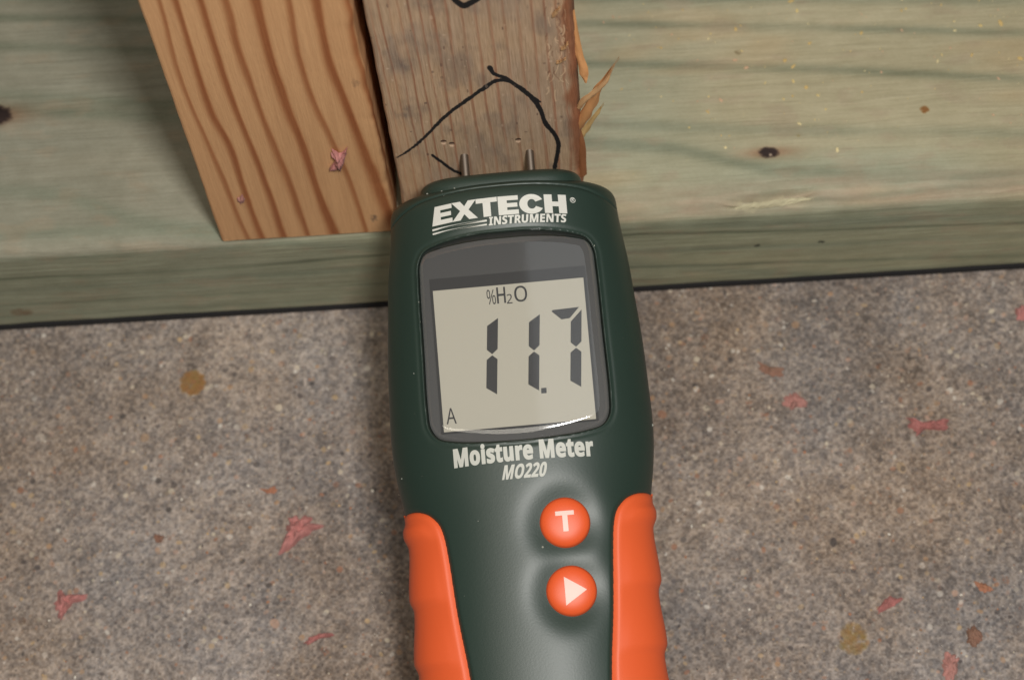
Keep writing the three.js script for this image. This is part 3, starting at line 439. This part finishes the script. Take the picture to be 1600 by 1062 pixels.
    const cells = k ? bands.flatMap((b) => [b.slice(0, 4), b.slice(4)]) : [[[-1.8, 1.25], [0, 1.25], [0, 2.1], [-1.8, 2.1]], [[0, 1.25], [1.8, 1.25], [1.8, 2.1], [0, 2.1]], ...[0, 1, 2, 3].map((i) => [[-0.5, lerp(-1.85, 1.25, i / 4)], [0.5, lerp(-1.85, 1.25, i / 4)], [0.5, lerp(-1.85, 1.25, (i + 1) / 4)], [-0.5, lerp(-1.85, 1.25, (i + 1) / 4)]])];
    const q = mergeGeometries(cells.map((c) => grid(6, 6, (u, v) => [lerp(lerp(c[0][0], c[1][0], u), lerp(c[3][0], c[2][0], u), v), 0, -lerp(lerp(c[0][1], c[1][1], u), lerp(c[3][1], c[2][1], u), v)], null, true)));
    const p = q.attributes.position; for (let i = 0; i < p.count; i++) p.setY(i, p.getY(i) + bump(Math.hypot(p.getX(i), p.getZ(i))) + 0.05);
    q.computeVertexNormals(); q.rotateZ(-0.06); q.translate(x, y0, s);
    part(k ? 'arrow_symbol' : 'letter_symbol', q, std({ color: srgb(240, 208, 196), roughness: 0.5 }), b);
  });
  // specks of dust caught on the casing, plus one pale fleck for a side glint
  { const r = rng(77), gs = []; const put = (x, s, d) => { const g = new THREE.IcosahedronGeometry(d, 0); g.scale(1, 0.4, 0.6 + r()); g.rotateY(r() * 3); g.translate(x, top(x, s) + d * 0.2, s); gs.push(g); };
    for (const [x, s, d] of [[-14.6, 8.0, .2], [-11.6, 8.1, .14], [-9, 7.9, .22], [-8.6, 7.6, .14], [-11.2, 9.4, .1], [-24.2, 64, .13], [2.4, 80.6, .22], [-17.9, 30, .12], [-17.9, 34, .1], [17.6, 21.8, .16], [-20, 44, .1], [25.9, 57.4, .3]]) put(x, s, d);
    for (let k = 0; k < 46; k++) put((r() - 0.5) * 44, 12 + r() * 98, 0.035 + 0.05 * r());
    const d = part('dust_and_glint_speck', mergeGeometries(gs), std({ color: srgb(150, 152, 142), roughness: 0.9 })); d.userData.kind = 'stuff'; }
}

// ---------------------------------------------------------------- scraps, grit, sawdust
const pinks = [srgb(205, 138, 132), srgb(198, 142, 132), srgb(190, 122, 116), srgb(186, 128, 98), srgb(156, 116, 96)].map((color) => phys({ color, roughness: 0.8, transmission: 0.25, thickness: 0, vertexColors: true }));
function scrap(px, plane, h, m, label, seed, up) {             // outline in photograph pixels, puffed into a crumpled flake
  const P = px.map(([x, y]) => plane(x, y)), c = P.reduce((a, p) => a.add(p), V3(0, 0, 0)).divideScalar(P.length);
  const cr = new THREE.CatmullRomCurve3(P, true, 'catmullrom', 0.35), N = 46, ringN = 8, o = cr.getPoints(N).slice(0, N);
  const tri = [], idx = [], cols = []; const side = up === 'z' ? V3(0, 0, 1) : V3(0, 1, 0);
  const pt = (q, t, hh) => { const v = c.clone().lerp(q, t).sub(c); return v.addScaledVector(side, hh); };
  for (let j = 0; j < ringN; j++) for (let i = 0; i < N; i++) { const t = 1 - j / ringN, q = o[i], jag = 1 + (vn(i * 0.55, seed, 3) - 0.5) * 0.4 + (vn(i * 1.3, seed + 5, 3) - 0.5) * 0.25; const w = pt(q, t * jag, 0); const nn = fbm((w.x + 9) * 900, (w.z + w.y + 9) * 900, seed, 3); const hh = h * 1.6 * (Math.sqrt(Math.max(0, 1 - t * t)) * (0.1 + 1.9 * nn * nn)) + 0.0001; w.addScaledVector(side, hh); tri.push(w.x, w.y, w.z); const f = 0.72 + 0.5 * vn((w.x + 9) * 5200, (w.z + w.y + 9) * 2600, seed + 40); cols.push(f, f * (0.9 + 0.2 * nn), f * (0.9 + 0.2 * nn)); }
  cols.push(1, 1, 1);
  tri.push(...side.clone().multiplyScalar(h).toArray());
  for (let j = 0; j < ringN - 1; j++) for (let i = 0; i < N; i++) { const a = j * N + i, b = j * N + (i + 1) % N; idx.push(a, a + N, b, b, a + N, b + N); }
  for (let i = 0; i < N; i++) idx.push((ringN - 1) * N + i, tri.length / 3 - 1, (ringN - 1) * N + (i + 1) % N);
  const g = new THREE.BufferGeometry(); g.setAttribute('position', new THREE.Float32BufferAttribute(tri, 3)); g.setAttribute('color', new THREE.Float32BufferAttribute(cols, 3)); g.setIndex(idx); g.computeVertexNormals();
  const s = mesh(numbered('insulation_scrap'), g, m); s.position.copy(c); s.material.side = THREE.DoubleSide;
  tag(s, label, 'scrap', up === 'z' ? 'pink scraps stuck on the fresh stud' : 'scraps scattered over the concrete');
}
const r7 = (L) => L.map(([x, y]) => [x / 1.764, 460 + y / 1.764]), r8 = (L) => L.map(([x, y]) => [1000 + x / 1.655, 420 + y / 1.655]), r5 = (L) => L.map(([x, y]) => [x / 2.5, y / 2.5]);
scrap(r7([[795, 620], [825, 612], [860, 622], [885, 640], [850, 662], [810, 692], [770, 710], [785, 672], [793, 645]]), onFloor, 0.0016, pinks[0], 'large pink pointed insulation scrap on the concrete beside the left orange grip', 1);
scrap(r7([[165, 812], [182, 828], [235, 828], [240, 838], [195, 856], [168, 895], [152, 870], [155, 840]]), onFloor, 0.0012, pinks[0], 'pink forked insulation scrap on the concrete beside a dark brown speck', 2);
scrap(r7([[838, 962], [850, 946], [880, 934], [915, 934], [915, 944], [880, 949], [848, 966]]), onFloor, 0.0006, pinks[2], 'thin curved pink strand lying on the concrete', 3);
scrap(r7([[715, 535], [735, 540], [755, 528], [762, 548], [735, 548]]), onFloor, 0.0005, pinks[3], 'tiny orange flake on the concrete above the large pink scrap', 4);
scrap(r7([[424, 662], [450, 666], [442, 685], [427, 682]]), onFloor, 0.0005, pinks[4], 'tiny brown crumb on the concrete between the pink scraps', 5);
scrap(r8([[695, 388], [722, 398], [760, 392], [795, 388], [798, 405], [780, 420], [742, 414], [720, 428], [700, 412]]), onFloor, 0.0012, pinks[2], 'dark pink two-lobed scrap lying alone on the concrete', 6);
scrap(r8([[370, 345], [385, 325], [405, 325], [436, 345], [425, 360], [385, 364]]), onFloor, 0.0011, pinks[1], 'pale pink rounded scrap on the concrete near the right side of the meter', 7);
scrap(r8([[305, 240], [335, 252], [370, 258], [364, 280], [332, 274], [312, 262]]), onFloor, 0.0004, pinks[4], 'faint flat brownish flake on the concrete near the treated plate', 8);
scrap(r8([[615, 882], [640, 850], [678, 855], [650, 875], [624, 890]]), onFloor, 0.0006, pinks[2], 'small slanted pink sliver on the concrete near the yellowish stain', 9);
scrap(r8([[848, 930], [870, 925], [888, 950], [870, 975], [848, 965]]), onFloor, 0.0007, pinks[4], 'small rounded reddish crumb on the concrete', 10);
scrap(r8([[785, 1015], [800, 990], [824, 1005], [820, 1045], [802, 1066], [786, 1055]]), onFloor, 0.0007, pinks[1], 'upright pale pink flake on the concrete beside the reddish crumb', 11);
scrap(r8([[974, 105], [993, 95], [1008, 110], [1002, 132], [978, 130]]), onFloor, 0.0009, pinks[0], 'pink scrap on the concrete close against the treated plate', 12);
scrap(r8([[868, 808], [895, 815], [916, 830], [892, 838], [875, 825]]), onFloor, 0.0004, pinks[3], 'thin orange shred on the concrete', 13);
scrap(r5([[1298, 582], [1330, 596], [1358, 572], [1352, 606], [1330, 650], [1286, 656], [1312, 618], [1294, 600]]), (x, y) => onStud(x, y, 0.0003), 0.0011, pinks[0], 'ragged pink scrap clinging to the face of the fresh stud', 14, 'z');
scrap(r5([[926, 772], [944, 760], [955, 778], [942, 796], [930, 786]]), (x, y) => onStud(x, y, 0.0003), 0.0005, pinks[1], 'tiny pink speck clinging near the foot of the fresh stud', 15, 'z');
function sprinkle(name, label, category, count, place, size, tones, seed, flat) {
  const r = rng(seed), g = new THREE.IcosahedronGeometry(1, 0), m = new THREE.InstancedMesh(g, std({ color: 0xffffff, roughness: 0.85 }), count), q = new THREE.Object3D();
  for (let k = 0; k < count; k++) { const s = size(r); q.position.copy(place(r)); q.rotation.set(r() * 0.4, r() * 6.3, r() * 0.4); q.scale.set(s * (0.7 + r() * flat), s * 0.45, s * (0.6 + 0.4 * r())); q.updateMatrix(); m.setMatrixAt(k, q.matrix); m.setColorAt(k, srgb(...tones[Math.floor(r() * tones.length)])); }
  m.name = name; m.castShadow = m.receiveShadow = true; scene.add(m); tag(m, label, category, null, 'stuff');
}
sprinkle('grit', 'fine pale and brown grit strewn over the concrete', 'grit', 2600, (r) => V3(-0.12 + r() * 0.30, 0.00005, 0.002 + r() * 0.15), (r) => 0.00011 + 0.00034 * r() ** 5, [[206, 194, 172], [190, 160, 120], [150, 116, 90], [104, 94, 88], [222, 214, 200], [168, 120, 92], [150, 142, 136]], 31, 0.5);
sprinkle('sawdust', 'yellow sawdust flecks on the top of the treated plate', 'sawdust', 420, (r) => { const x = 0.042 + r() ** 0.8 * 0.12; return V3(x, T + 0.0001, -0.012 - 0.07 * r() ** 0.7); }, (r) => 0.00012 + 0.0004 * r() ** 3, [[214, 192, 132], [204, 176, 116], [226, 210, 160], [206, 170, 138]], 32, 1.1);

renderer.render(scene, camera);
